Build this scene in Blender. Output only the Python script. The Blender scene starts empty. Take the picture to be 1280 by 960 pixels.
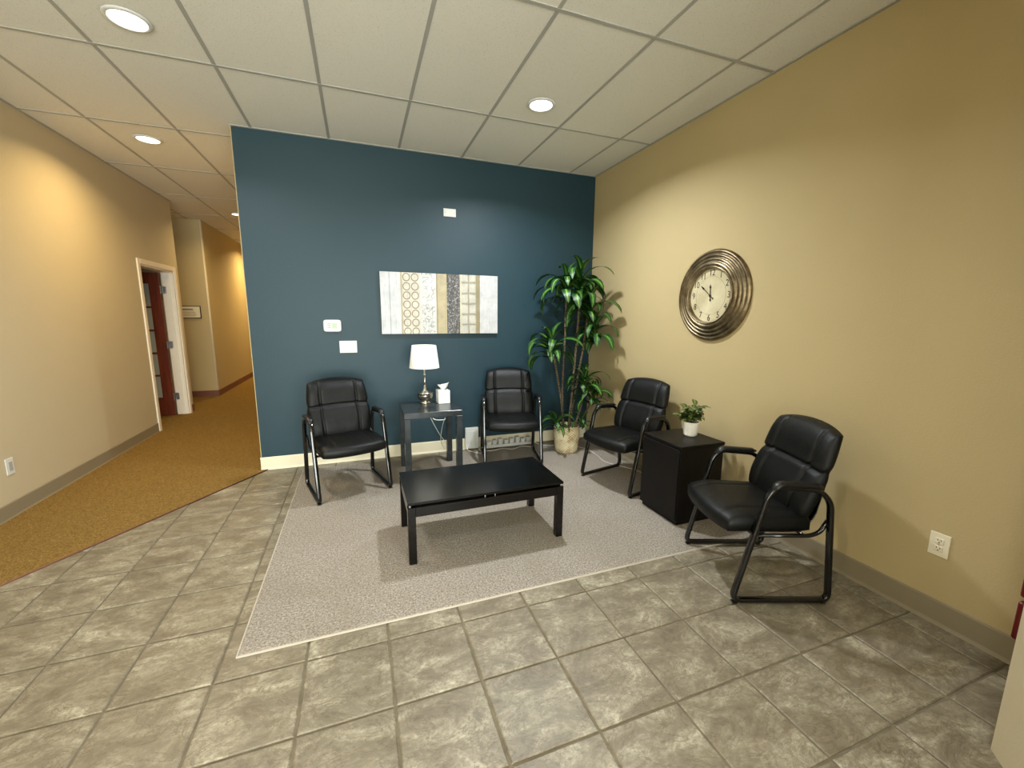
import bpy, bmesh, math, random
from mathutils import Vector, Matrix
random.seed(7)
PI = math.pi
C = bpy.context.scene.collection
S = bpy.context.scene
H = 3.041            # ceiling height
XL = -5.03           # left wall
XB = -3.535          # left end of the blue wall

# ------------------------------------------------------------------ camera
cam_d = bpy.data.cameras.new('camera')
cam = bpy.data.objects.new('camera', cam_d); C.objects.link(cam)
right = Vector((0.93879318, -0.34438128, 0.00830059))
up = Vector((0.04826803, 0.15536183, 0.98667771))
fwd = Vector((0.34108293, 0.92588565, -0.16247524))
M = Matrix.Identity(4)
for i in range(3):
    M[i][0] = right[i]; M[i][1] = up[i]; M[i][2] = -fwd[i]
M[0][3], M[1][3], M[2][3] = -2.5984, -4.3692, 1.4789
cam.matrix_world = M
cam_d.sensor_width = 36; cam_d.lens = 36 * 516.176 / 1280
cam_d.clip_start = 0.02
S.camera = cam

# ------------------------------------------------------------------ world, exposure
w = bpy.data.worlds.new('world'); S.world = w; w.use_nodes = True
bg = w.node_tree.nodes['Background']
bg.inputs[0].default_value = (0.93, 0.985, 0.94, 1); bg.inputs[1].default_value = 27
S.view_settings.view_transform = 'Standard'; S.view_settings.look = 'None'
S.view_settings.exposure = -0.24; S.view_settings.gamma = 1
S.view_settings.use_curve_mapping = False

def area(name, loc, rot, size, power, color, sy=None, spread=PI, portal=False):
    d = bpy.data.lights.new(name, 'AREA')
    d.shape = 'RECTANGLE' if sy else 'DISK'
    d.size = size
    if sy: d.size_y = sy
    d.energy = power; d.color = color; d.spread = spread
    d.cycles.is_portal = portal
    o = bpy.data.objects.new(name, d); C.objects.link(o)
    o.location = loc; o.rotation_euler = rot
    return o
# portals in the shopfront windows behind the camera (they only guide the daylight)
for x0, x1 in ((-4.55, -3.2), (-3.1, -1.75), (-1.65, -0.3)):
    area('window_portal', ((x0+x1)/2, -7.93, 1.3), (PI/2, 0, 0), x1-x0, 1, (1, 1, 1), sy=2.3, portal=True)

COOL = (0.90, 0.95, 1.0); WARM = (1.0, 0.72, 0.34); NEUT = (1.0, 0.90, 0.76)
CANS = [  # x, y, power, colour, label
    (-3.69, -1.29, 26, COOL, 'round recessed ceiling light with cool white glow at the upper left of the photo'),
    (-4.32, 0.60, 30, WARM, 'round recessed ceiling light with warm glow before the hallway mouth'),
    (-1.24, -1.26, 68, COOL, 'round recessed ceiling light with cool glare above the seating area'),
    (-4.32, 3.64, 22, WARM, 'warm recessed ceiling light in the hallway half hidden by the blue wall'),
    (-4.32, 6.70, 60, WARM, 'warm recessed ceiling light deep in the hallway behind the blue wall'),
    (-1.85, -4.30, 18, COOL, 'recessed ceiling light behind the photographer on the clock wall side'),
    (-3.69, -4.30, 34, NEUT, 'recessed ceiling light behind the photographer on the carpet side'),
]

# ------------------------------------------------------------------ materials
def s2l(c): return tuple(((v/255)/12.92 if v/255 <= 0.04045 else ((v/255+0.055)/1.055)**2.4) for v in c)
class NT:
    def __init__(s, name):
        s.m = bpy.data.materials.new(name); s.m.use_nodes = True
        s.t = s.m.node_tree; s.b = s.t.nodes['Principled BSDF']; s.out = s.t.nodes['Material Output']
    def n(s, typ, **kw):
        x = s.t.nodes.new(typ)
        for k, v in kw.items():
            if k in x.inputs: s.set(x.inputs[k], v)
            else: setattr(x, k, v)
        return x
    def set(s, inp, v):
        if isinstance(v, bpy.types.NodeSocket): s.t.links.new(v, inp)
        else: inp.default_value = v
    def math(s, op, a, b=0, c=None):
        x = s.t.nodes.new('ShaderNodeMath'); x.operation = op
        s.set(x.inputs[0], a); s.set(x.inputs[1], b)
        if c is not None: s.set(x.inputs[2], c)
        return x.outputs[0]
    def mix(s, f, a, b):
        x = s.t.nodes.new('ShaderNodeMix'); x.data_type = 'RGBA'
        s.set(x.inputs[0], f)
        for i, v in ((6, a), (7, b)): s.set(x.inputs[i], v if isinstance(v, bpy.types.NodeSocket) else (*v[:3], 1))
        return x.outputs[2]
    def coord(s, which='Object', loc=None):
        c = s.n('ShaderNodeTexCoord').outputs[which]
        return c
    def noise(s, scale, detail=3, rough=0.55, vec=None, dist=0):
        x = s.n('ShaderNodeTexNoise'); x.inputs['Scale'].default_value = scale
        x.inputs['Detail'].default_value = detail; x.inputs['Roughness'].default_value = rough
        x.inputs['Distortion'].default_value = dist
        s.t.links.new(vec if vec else s.coord(), x.inputs['Vector'])
        return x.outputs[0]
    def ramp(s, f, pts, interp='LINEAR'):
        x = s.n('ShaderNodeValToRGB'); r = x.color_ramp; r.interpolation = interp
        while len(r.elements) > 1: r.elements.remove(r.elements[-1])
        r.elements[0].position = pts[0][0]; r.elements[0].color = (*pts[0][1], 1)
        for p, c in pts[1:]:
            e = r.elements.new(p); e.color = (*c, 1)
        s.t.links.new(f, x.inputs[0]); return x.outputs[0]
    def bump(s, h, strength=0.3, dist=0.01):
        x = s.n('ShaderNodeBump'); x.inputs['Strength'].default_value = strength
        x.inputs['Distance'].default_value = dist
        s.t.links.new(h, x.inputs['Height']); s.t.links.new(x.outputs[0], s.b.inputs['Normal'])
    def base(s, c, rough=0.5, metal=0, spec=0.5):
        s.set(s.b.inputs['Base Color'], c if isinstance(c, bpy.types.NodeSocket) else (*c, 1))
        s.set(s.b.inputs['Roughness'], rough); s.set(s.b.inputs['Metallic'], metal)
        s.set(s.b.inputs['Specular IOR Level'], spec)

def simple(name, rgb, rough=0.5, metal=0, nscale=None, namt=0.08, bump=0, bscale=200, bdist=0.003, spec=0.5):
    t = NT(name); c = s2l(rgb)
    if nscale:
        f = t.noise(nscale, 4)
        c2 = tuple(v*(1-namt*2.2) for v in c); c1 = tuple(min(1, v*(1+namt*1.2)) for v in c)
        t.base(t.ramp(f, [(0.3, c2), (0.7, c1)]), rough, metal, spec)
    else: t.base(c, rough, metal, spec)
    if bump: t.bump(t.noise(bscale, 2), bump, bdist)
    return t.m

MT = {}
def wallmat(name, rgb, rough=0.75, spec=0.25):
    t = NT(name); c = s2l(rgb)
    f = t.noise(1.3, 3)
    t.base(t.ramp(f, [(0.3, tuple(v*0.96 for v in c)), (0.7, c)]), rough, 0, spec)
    t.bump(t.noise(95, 3, 0.6), 0.35, 0.0035)
    return t.m
MT['tan'] = wallmat('tan_paint', (188, 170, 127))
MT['tan_left'] = wallmat('tan_paint_lit', (194, 181, 151))  # same tan wall paint, its different light put into a paler colour
MT['blue'] = wallmat('blue_paint', (27, 56, 66), 0.5, 0.42)
MT['cream'] = simple('cream_vinyl', (228, 219, 190), 0.5)
MT['grey_base'] = simple('taupe_vinyl_base', (138, 127, 104), 0.5, bump=0.1)
MT['brown_base'] = simple('brown_vinyl_base', (112, 70, 50), 0.5)
MT['white_trim'] = simple('white_trim_paint', (236, 228, 212), 0.4)
MT['plastic'] = simple('white_plastic', (214, 214, 208), 0.35)
MT['almond'] = simple('almond_plastic', (232, 224, 200), 0.35)
MT['slot'] = simple('dark_slot', (30, 26, 22), 0.7)
MT['black_wood'] = None
t = NT('black_wood_laminate')
co = t.coord(); mp = t.n('ShaderNodeMapping'); mp.inputs['Scale'].default_value = (3, 60, 60); t.t.links.new(co, mp.inputs[0])
f = t.noise(1.0, 4, vec=mp.outputs[0])
t.base(t.ramp(f, [(0.35, s2l((7, 5, 5))), (0.7, s2l((15, 12, 11)))]), 0.2, 0, 0.4); t.bump(f, 0.05, 0.001)
MT['black_wood'] = t.m
t = NT('brown_black_wood')
co = t.coord(); mp = t.n('ShaderNodeMapping'); mp.inputs['Scale'].default_value = (50, 4, 6); t.t.links.new(co, mp.inputs[0])
f = t.noise(1.0, 4, vec=mp.outputs[0])
t.base(t.ramp(f, [(0.35, s2l((6, 5, 4))), (0.7, s2l((14, 10, 9)))]), 0.45, 0, 0.25); MT['espresso'] = t.m
MT['grey_wood'] = simple('dark_grey_laminate', (46, 52, 54), 0.25, nscale=18, namt=0.2)
MT['leather'] = None
t = NT('black_leather')
t.base(t.ramp(t.noise(6, 4), [(0.3, s2l((6, 7, 6))), (0.7, s2l((12, 13, 12)))]), 0.45, 0, 0.27)
v = t.n('ShaderNodeTexVoronoi'); v.inputs['Scale'].default_value = 260; t.t.links.new(t.coord(), v.inputs['Vector'])
w1 = t.noise(9, 3, 0.5, dist=1.2)
t.bump(t.math('ADD', t.math('MULTIPLY', v.outputs[0], 0.25), t.math('MULTIPLY', w1, 1.6)), 0.35, 0.006)
MT['leather'] = t.m
MT['frame'] = simple('gloss_black_steel', (5, 5, 6), 0.14, 0, spec=0.7)
MT['black_plastic'] = simple('black_plastic', (8, 8, 9), 0.4)
MT['chrome'] = simple('brushed_nickel', (190, 184, 172), 0.2, 1)
MT['steel'] = simple('steel', (200, 200, 200), 0.3, 1)
MT['shade'] = None
t = NT('white_linen_shade')
t.base(s2l((246, 244, 236)), 0.8, 0, 0.2); t.bump(t.noise(300, 2), 0.15, 0.001)
t.b.inputs['Transmission Weight'].default_value = 0.0
MT['shade'] = t.m
MT['soil'] = simple('dark_soil', (30, 22, 18), 0.95, nscale=60, namt=0.3, bump=0.6, bscale=80, bdist=0.01)
MT['ceramic'] = simple('white_ceramic', (238, 234, 224), 0.3)
MT['red'] = simple('dark_red_plastic', (96, 14, 20), 0.35)
MT['tee'] = simple('ceiling_tee_paint', (170, 169, 162), 0.5)
MT['plenum'] = simple('ceiling_backing', (150, 148, 140), 0.8)
MT['cord'] = simple('white_cord', (226, 222, 210), 0.45)
MT['grout'] = simple('grout', (112, 102, 82), 0.9, nscale=14, namt=0.15, bump=0.2, bscale=150)

t = NT('ceiling_tile_fibre')
c = s2l((230, 228, 219))
oi = t.n('ShaderNodeObjectInfo')
sp = t.noise(170, 2, 0.7)
t.base(t.mix(t.ramp(sp, [(0.60, (0, 0, 0)), (0.70, (1, 1, 1))]), c, s2l((196, 193, 182))), 0.9, 0, 0.1)
t.bump(t.noise(120, 3, 0.7), 0.4, 0.003); MT['ctile'] = t.m

t = NT('stone_look_tile')
oi = t.n('ShaderNodeObjectInfo'); rnd = oi.outputs['Random']
geo = t.n('ShaderNodeNewGeometry').outputs['Position']
off = t.n('ShaderNodeVectorMath', operation='ADD'); t.t.links.new(geo, off.inputs[0])
cmb = t.n('ShaderNodeCombineXYZ'); t.t.links.new(t.math('MULTIPLY', rnd, 37.0), cmb.inputs[0]); t.t.links.new(t.math('MULTIPLY', rnd, 91.0), cmb.inputs[1])
t.t.links.new(cmb.outputs[0], off.inputs[1]); vv = off.outputs[0]
rot = t.n('ShaderNodeMapping'); t.t.links.new(vv, rot.inputs[0]); rot.inputs['Scale'].default_value = (1, 1.7, 1); rot.inputs['Rotation'].default_value = (0, 0, 0.6)
n1 = t.noise(5.0, 12, 0.74, vec=rot.outputs[0], dist=0.5)
n2 = t.noise(48, 8, 0.8, vec=vv)
n3 = t.noise(5.5, 9, 0.7, vec=rot.outputs[0], dist=0.9)
vein = t.math('ABSOLUTE', t.math('SUBTRACT', n3, 0.5))
base = t.ramp(n1, [(0.30, s2l((84, 76, 61))), (0.46, s2l((122, 114, 96))), (0.55, s2l((148, 141, 121))), (0.70, s2l((200, 193, 170)))])
b2 = t.mix(t.ramp(n2, [(0.38, (0.75,)*3), (0.58, (0, 0, 0))]), base, s2l((112, 102, 84)))
b3 = t.mix(t.math('MULTIPLY', t.ramp(vein, [(0.0, (0.7,)*3), (0.018, (0, 0, 0))]), 0.9), b2, s2l((84, 70, 50)))
b4 = t.mix(t.math('MULTIPLY', rnd, 0.16), b3, s2l((120, 106, 84)))
t.base(b4, t.math('ADD', 0.32, t.math('MULTIPLY', n2, 0.25)), 0, 0.45)
t.bump(t.math('ADD', n1, t.math('MULTIPLY', n2, 0.3)), 0.3, 0.004); MT['tile'] = t.m

t = NT('tan_loop_carpet')
geo = t.n('ShaderNodeNewGeometry').outputs['Position']
v = t.n('ShaderNodeTexVoronoi'); v.inputs['Scale'].default_value = 95; t.t.links.new(geo, v.inputs['Vector'])
n2 = t.noise(105, 2, 0.8, vec=geo); n1 = t.noise(1.2, 3, vec=geo)
cc = t.ramp(n2, [(0.32, s2l((104, 80, 40))), (0.5, s2l((134, 107, 58))), (0.68, s2l((162, 134, 80)))])
t.base(t.mix(t.math('MULTIPLY', n1, 0.3), cc, s2l((122, 94, 48))), 0.95, 0, 0.05)
t.bump(t.math('ADD', v.outputs[0], n2), 0.9, 0.008); MT['carpet'] = t.m

t = NT('pale_greige_rug_pile')
geo = t.n('ShaderNodeNewGeometry').outputs['Position']
n2 = t.noise(95, 3, 0.85, vec=geo); n1 = t.noise(2.0, 4, 0.6, vec=geo, dist=1.0); n3 = t.noise(34, 3, 0.7, vec=geo, dist=0.8)
cc = t.ramp(n2, [(0.34, s2l((116, 107, 95))), (0.5, s2l((164, 155, 143))), (0.66, s2l((202, 193, 180)))])
c2 = t.mix(t.math('MULTIPLY', t.ramp(n1, [(0.42, (0, 0, 0)), (0.62, (1, 1, 1))]), 0.28), cc, s2l((142, 130, 112)))
t.base(c2, 0.97, 0, 0.05)
t.bump(t.math('ADD', n2, n3), 1.0, 0.012); MT['rug'] = t.m
MT['rug_edge'] = simple('rug_binding', (182, 173, 158), 0.8, bump=0.3, bscale=120)

t = NT('antique_pewter')
n = t.noise(9, 5, 0.65)
t.base(t.ramp(n, [(0.3, s2l((88, 74, 54))), (0.55, s2l((142, 127, 100))), (0.75, s2l((186, 172, 142)))]), t.math('ADD', 0.25, t.math('MULTIPLY', n, 0.25)), 0.95); MT['pewter'] = t.m
t = NT('aged_clock_face')
n = t.noise(5, 5, 0.65)
t.base(t.ramp(n, [(0.3, s2l((178, 166, 128))), (0.7, s2l((216, 206, 172)))]), 0.5); MT['face'] = t.m
MT['ink'] = simple('dark_ink', (44, 34, 22), 0.6)
MT['ink_soft'] = simple('faded_ink', (112, 98, 66), 0.6)

t = NT('cherry_door_wood')
co = t.coord(); mp = t.n('ShaderNodeMapping'); mp.inputs['Scale'].default_value = (30, 30, 2); t.t.links.new(co, mp.inputs[0])
f = t.noise(1.0, 4, vec=mp.outputs[0])
t.base(t.ramp(f, [(0.3, s2l((84, 36, 22))), (0.7, s2l((124, 58, 36)))]), 0.35); MT['cherry'] = t.m
t = NT('frosted_glass')
t.base(s2l((196, 200, 188)), 0.35, 0, 0.5); t.b.inputs['Transmission Weight'].default_value = 0.35
t.bump(t.noise(40, 2), 0.2, 0.002); MT['frost'] = t.m

t = NT('window_glass')
tr = t.n('ShaderNodeBsdfTransparent'); gl = t.n('ShaderNodeBsdfGlossy'); gl.inputs['Roughness'].default_value = 0.02
mx = t.n('ShaderNodeMixShader'); mx.inputs[0].default_value = 0.06
t.t.links.new(tr.outputs[0], mx.inputs[1]); t.t.links.new(gl.outputs[0], mx.inputs[2]); t.t.links.new(mx.outputs[0], t.out.inputs[0]); MT['glass'] = t.m
MT['alu'] = simple('dark_aluminium', (60, 58, 54), 0.4, 0.6)

def leafmat(name, edge, mid, stripe):
    t = NT(name)
    uv = t.n('ShaderNodeUVMap').outputs[0]; sx = t.n('ShaderNodeSeparateXYZ'); t.t.links.new(uv, sx.inputs[0])
    d = t.math('ABSOLUTE', t.math('SUBTRACT', sx.outputs[0], 0.5))
    oi = t.n('ShaderNodeObjectInfo').outputs['Random']
    col = t.ramp(t.math('ADD', d, t.math('MULTIPLY', t.noise(18, 3), 0.06)), [(0.03, s2l(stripe)), (0.13, s2l(mid)), (0.3, s2l(edge)), (0.5, s2l(edge))])
    col = t.mix(t.math('MULTIPLY', oi, 0.45), col, s2l(edge))
    t.base(col, 0.42, 0, 0.4)
    t.b.inputs['Subsurface Weight'].default_value = 0.0
    t.bump(t.math('SINE', t.math('MULTIPLY', sx.outputs[0], 60)), 0.12, 0.002)
    return t.m
MT['leaf'] = leafmat('striped_corn_plant_leaf', (20, 58, 20), (48, 98, 26), (128, 160, 62))
MT['leaf_small'] = leafmat('small_plant_leaf', (62, 78, 34), (96, 112, 54), (134, 144, 84))
t = NT('cane_bark')
co = t.coord(); sx = t.n('ShaderNodeSeparateXYZ'); t.t.links.new(co, sx.inputs[0])
rg = t.math('SINE', t.math('ADD', t.math('MULTIPLY', sx.outputs[2], 260), t.math('MULTIPLY', t.noise(45, 4), 22)))
t.base(t.mix(t.math('MULTIPLY', t.math('ADD', rg, 1), 0.5), s2l((50, 40, 30)), s2l((128, 112, 86))), 0.85); t.bump(rg, 0.6, 0.004); MT['cane'] = t.m
t = NT('woven_straw_basket')
co = t.coord(); sx = t.n('ShaderNodeSeparateXYZ'); t.t.links.new(co, sx.inputs[0])
an = t.math('ARCTAN2', sx.outputs[1], sx.outputs[0])
wv = t.math('MULTIPLY', t.math('SINE', t.math('MULTIPLY', an, 26)), t.math('SINE', t.math('MULTIPLY', sx.outputs[2], 230)))
nn = t.noise(14, 4)
t.base(t.mix(t.math('MULTIPLY', t.ramp(t.math('ADD', nn, t.math('MULTIPLY', wv, 0.16)), [(0.30, (1, 1, 1)), (0.55, (0, 0, 0))]), 0.9), s2l((240, 228, 190)), s2l((178, 142, 86))), 0.7)
t.bump(wv, 0.7, 0.006); MT['basket'] = t.m
t = NT('patterned_white_box')
v = t.n('ShaderNodeTexVoronoi'); v.inputs['Scale'].default_value = 55; t.t.links.new(t.coord(), v.inputs['Vector'])
t.base(t.ramp(v.outputs[0], [(0.1, s2l((206, 208, 206))), (0.4, s2l((240, 240, 236)))]), 0.5); MT['tissue_box'] = t.m
MT['tissue'] = simple('tissue_paper', (246, 246, 244), 0.9)
MT['lens_c'] = None
def emis(name, col, st):
    t = NT(name); e = t.n('ShaderNodeEmission'); e.inputs[0].default_value = (*col, 1); e.inputs[1].default_value = st
    t.t.links.new(e.outputs[0], t.out.inputs[0]); return t.m
MT['lens_cool'] = emis('cool_lamp_lens', (0.95, 0.98, 1.0), 9)
MT['lens_warm'] = emis('warm_lamp_lens', (1.0, 0.86, 0.62), 7)
MT['lcd'] = simple('pale_green_lcd', (150, 166, 130), 0.3)
MT['button'] = simple('grey_buttons', (168, 166, 162), 0.5)

# painting: printed vertical bands
t = NT('abstract_canvas_print')
co = t.coord(); sx = t.n('ShaderNodeSeparateXYZ'); t.t.links.new(co, sx.inputs[0])
PW, PH = 1.212, 0.61
u = t.math('DIVIDE', sx.outputs[0], PW); vz = sx.outputs[2]         # u 0..1 across
un = t.math('ADD', u, t.math('MULTIPLY', t.math('SUBTRACT', t.noise(22, 3), 0.5), 0.006))
cream = s2l((238, 234, 216)); wht = s2l((236, 238, 238))
bands = t.ramp(un, [(0.0, wht), (0.16, s2l((206, 192, 158))), (0.175, s2l((236, 230, 212))), (0.32, s2l((238, 238, 232))), (0.45, s2l((176, 158, 116))), (0.462, s2l((208, 192, 150))), (0.542, s2l((84, 80, 76))), (0.655, s2l((226, 218, 190))), (0.672, s2l((196, 190, 168))), (0.80, s2l((166, 152, 112))), (0.835, s2l((226, 226, 224)))], 'CONSTANT')
def inside(a, b): return t.math('MULTIPLY', t.math('GREATER_THAN', u, a), t.math('LESS_THAN', u, b))
# rings column
cell = 0.0870
def ring(x0, z0, cs, r, wd):
    fx = t.math('SUBTRACT', t.math('FRACT', t.math('DIVIDE', t.math('SUBTRACT', sx.outputs[0], x0), cs)), 0.5)
    fz = t.math('SUBTRACT', t.math('FRACT', t.math('DIVIDE', t.math('ADD', vz, z0), cs*1.08)), 0.5)
    d = t.math('SQRT', t.math('ADD', t.math('MULTIPLY', fx, fx), t.math('MULTIPLY', fz, fz)))
    return t.math('LESS_THAN', t.math('ABSOLUTE', t.math('SUBTRACT', d, r)), wd)
c1 = t.mix(t.math('MULTIPLY', t.math('MULTIPLY', ring(0.212, 0.02, 0.083, 0.40, 0.055), inside(0.176, 0.315)), 0.85), bands, s2l((140, 116, 62)))
# diagonal oval squiggles
rm = t.n('ShaderNodeMapping'); rm.inputs['Rotation'].default_value = (0, 0.75, 0); t.t.links.new(co, rm.inputs[0])
vr = t.n('ShaderNodeTexVoronoi'); vr.feature = 'DISTANCE_TO_EDGE'; vr.inputs['Scale'].default_value = 22; t.t.links.new(rm.outputs[0], vr.inputs['Vector'])
sq = t.math('MULTIPLY', t.math('LESS_THAN', vr.outputs[0], 0.06), t.math('GREATER_THAN', t.noise(26, 2), 0.5))
c2 = t.mix(t.math('MULTIPLY', t.math('MULTIPLY', sq, inside(0.33, 0.445)), 0.7), c1, s2l((150, 140, 134)))
# speckled dark band
c3 = t.mix(t.math('MULTIPLY', t.math('MULTIPLY', t.math('GREATER_THAN', t.noise(70, 4, 0.7), 0.56), inside(0.542, 0.652)), 0.7), c2, s2l((196, 196, 194)))
# grid column
gx = t.math('ABSOLUTE', t.math('SUBTRACT', t.math('FRACT', t.math('ADD', t.math('DIVIDE', t.math('SUBTRACT', sx.outputs[0], 0.815), 0.085), t.math('MULTIPLY', t.noise(9, 2), 0.25))), 0.5))
gz = t.math('ABSOLUTE', t.math('SUBTRACT', t.math('FRACT', t.math('ADD', t.math('DIVIDE', vz, 0.108), t.math('MULTIPLY', t.noise(8, 2), 0.25))), 0.5))
gr = t.math('GREATER_THAN', t.math('MAXIMUM', gx, gz), 0.455)
blk = t.mix(t.math('MULTIPLY', t.math('MULTIPLY', t.math('LESS_THAN', t.math('MAXIMUM', gx, gz), 0.36), inside(0.672, 0.80)), 0.6), c3, s2l((236, 232, 216)))
c4 = t.mix(t.math('MULTIPLY', t.math('MULTIPLY', gr, inside(0.672, 0.80)), 0.6), blk, s2l((120, 110, 86)))
# vertical brush streaks
sm = t.n('ShaderNodeMapping'); sm.inputs['Scale'].default_value = (60, 1, 3); t.t.links.new(co, sm.inputs[0])
st = t.noise(1.5, 5, 0.6, vec=sm.outputs[0])
c5 = t.mix(t.math('MULTIPLY', t.ramp(st, [(0.45, (0, 0, 0)), (0.7, (1, 1, 1))]), 0.4), c4, s2l((168, 168, 166)))
c6 = t.mix(t.math('MULTIPLY', inside(0.071, 0.076), 0.7), c5, s2l((140, 140, 142)))
mott = t.ramp(t.noise(11, 6, 0.7), [(0.35, (0.62, 0.62, 0.63)), (0.65, (0.78, 0.78, 0.78))])
mm = t.n('ShaderNodeMix', data_type='RGBA', blend_type='MULTIPLY'); mm.inputs[0].default_value = 1; t.t.links.new(c6, mm.inputs[6]); t.t.links.new(mott, mm.inputs[7])
t.base(mm.outputs[2], 0.6); t.bump(t.noise(60, 3), 0.2, 0.002); MT['print'] = t.m
MT['canvas_side'] = simple('dark_canvas_side', (30, 30, 32), 0.7)

# ------------------------------------------------------------------ mesh helpers
def mk(name, verts, faces, mat, parent=None, smooth=False, uv=None):
    me = bpy.data.meshes.new(name); me.from_pydata(verts, [], faces)
    me.materials.append(mat)
    if uv:
        l = me.uv_layers.new(name='UVMap')
        for p in me.polygons:
            for li in p.loop_indices: l.data[li].uv = uv[me.loops[li].vertex_index]
    if smooth:
        for p in me.polygons: p.use_smooth = True
    o = bpy.data.objects.new(name, me); C.objects.link(o)
    if parent: o.parent = parent
    return o
def from_bm(name, bm, mat, parent=None, smooth=False):
    me = bpy.data.meshes.new(name); bm.to_mesh(me); bm.free(); me.materials.append(mat)
    if smooth:
        for p in me.polygons: p.use_smooth = True
    o = bpy.data.objects.new(name, me); C.objects.link(o)
    if parent: o.parent = parent
    return o
def add_box(bm, a, b, bev=0, seg=2):
    a, b = [min(p, q) for p, q in zip(a, b)], [max(p, q) for p, q in zip(a, b)]
    v = [bm.verts.new((x, y, z)) for x in (a[0], b[0]) for y in (a[1], b[1]) for z in (a[2], b[2])]
    fs = [bm.faces.new([v[i] for i in f]) for f in ((0, 1, 3, 2), (4, 6, 7, 5), (0, 4, 5, 1), (2, 3, 7, 6), (0, 2, 6, 4), (1, 5, 7, 3))]
    if bev:
        es = list({e for f in fs for e in f.edges})
        bmesh.ops.bevel(bm, geom=es, offset=bev, segments=seg, affect='EDGES', profile=0.5)
def box(name, a, b, mat, parent=None, bev=0, seg=2):
    bm = bmesh.new(); add_box(bm, a, b, bev, seg); return from_bm(name, bm, mat, parent)
def prism(name, poly, z0, z1, mat, parent=None):
    n = len(poly); v = [(x, y, z0) for x, y in poly]+[(x, y, z1) for x, y in poly]
    f = [tuple(range(n))[::-1], tuple(range(n, 2*n))]+[(i, (i+1) % n, n+(i+1) % n, n+i) for i in range(n)]
    return mk(name, v, f, mat, parent)
def lathe(name, prof, mat, parent=None, n=40, smooth=True, loc=(0, 0, 0), axis='Z'):
    v = []; f = []
    for r, z in prof:
        for i in range(n):
            a = 2*PI*i/n; p = (r*math.cos(a), r*math.sin(a), z)
            if axis == 'X': p = (-p[2], p[0], p[1])          # faces -x
            if axis == 'Y': p = (p[0], -p[2], p[1])          # faces -y
            v.append(tuple(p[k]+loc[k] for k in range(3)))
    for j in range(len(prof)-1):
        for i in range(n):
            f.append((j*n+i, j*n+(i+1) % n, (j+1)*n+(i+1) % n, (j+1)*n+i))
    f.append(tuple(range(n))[::-1]); f.append(tuple((len(prof)-1)*n+i for i in range(n)))
    o = mk(name, v, f, mat, parent, smooth); 
    if smooth:
        o.data.polygons[-1].use_smooth = False; o.data.polygons[-2].use_smooth = False
    return o
def fillet(pts, r, seg=5, closed=False):
    out = []; n = len(pts); P = [Vector(p) for p in pts]
    for i in range(n):
        if not closed and i in (0, n-1): out.append(P[i]); continue
        a, b, c = P[i-1], P[i], P[(i+1) % n]
        rr = r[i] if isinstance(r, (list, tuple)) else r
        d1 = (a-b).normalized(); d2 = (c-b).normalized()
        rr = min(rr, (a-b).length*0.45, (c-b).length*0.45)
        s, e = b+d1*rr, b+d2*rr
        for k in range(seg+1):
            q = k/seg; out.append(s*(1-q)**2+b*2*q*(1-q)+e*q*q)
    return out
def sweep_bm(bm, path, ra, rb=None, lateral=None, n=10, closed=False, taper=None, pw=1.0):
    ce = lambda c: math.copysign(abs(c)**pw, c)
    rb = rb or ra; rings = []; m = len(path)
    prev = None
    for i, p in enumerate(path):
        a = path[i-1] if (i > 0 or closed) else p; b = path[(i+1) % m] if (i < m-1 or closed) else p
        tdir = (b-a).normalized()
        if lateral: L = Vector(lateral)
        else:
            L = prev if prev else (Vector((0, 0, 1)) if abs(tdir.z) < 0.9 else Vector((1, 0, 0)))
        L = (L-tdir*L.dot(tdir)).normalized(); prev = L
        N = tdir.cross(L); k = taper(i/(m-1)) if taper else 1
        rings.append([bm.verts.new(p+L*ra*k*ce(math.cos(2*PI*j/n))+N*rb*k*ce(math.sin(2*PI*j/n))) for j in range(n)])
    for i in range(m if closed else m-1):
        A, B = rings[i], rings[(i+1) % m]
        for j in range(n): bm.faces.new((A[j], A[(j+1) % n], B[(j+1) % n], B[j]))
    if not closed: bm.faces.new(rings[0][::-1]); bm.faces.new(rings[-1])
def tube(name, pts, ra, mat, parent=None, rb=None, lateral=None, n=10, r=0.0, closed=False, seg=5, taper=None, pw=1.0):
    bm = bmesh.new(); path = fillet(pts, r, seg, closed) if r else [Vector(p) for p in pts]
    sweep_bm(bm, path, ra, rb, lateral, n, closed, taper, pw)
    bmesh.ops.recalc_face_normals(bm, faces=bm.faces)
    return from_bm(name, bm, mat, parent, True)
def smooth_curve(pts, sub=8):
    P = [Vector(p) for p in pts]; out = []
    for i in range(len(P)-1):
        p0, p1, p2, p3 = P[max(i-1, 0)], P[i], P[i+1], P[min(i+2, len(P)-1)]
        for k in range(sub):
            q = k/sub
            out.append(0.5*((2*p1)+(p2-p0)*q+(2*p0-5*p1+4*p2-p3)*q*q+(3*p1-p0-3*p2+p3)*q**3))
    out.append(P[-1]); return out
def struct(o): o['kind'] = 'structure'; return o
def thing(name, label, cat, loc=(0, 0, 0), rz=0, group=None):
    o = bpy.data.objects.new(name, None); o.empty_display_size = 0.1; C.objects.link(o)
    o.location = loc; o.rotation_euler = (0, 0, rz); o['label'] = label; o['category'] = cat
    if group: o['group'] = group
    return o
def tag(o, label, cat, group=None):
    o['label'] = label; o['category'] = cat
    if group: o['group'] = group
    return o
def dup_tree(root, loc, rz, label):
    r = root.copy(); C.objects.link(r); r.location = loc; r.rotation_euler = (0, 0, rz); r['label'] = label
    for ch in list(root.children):
        c = ch.copy(); C.objects.link(c); c.parent = r
        for g in ch.children:
            d = g.copy(); C.objects.link(d); d.parent = c
    return r

# ------------------------------------------------------------------ setting
YB = -8.0; YF = 9.0
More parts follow.
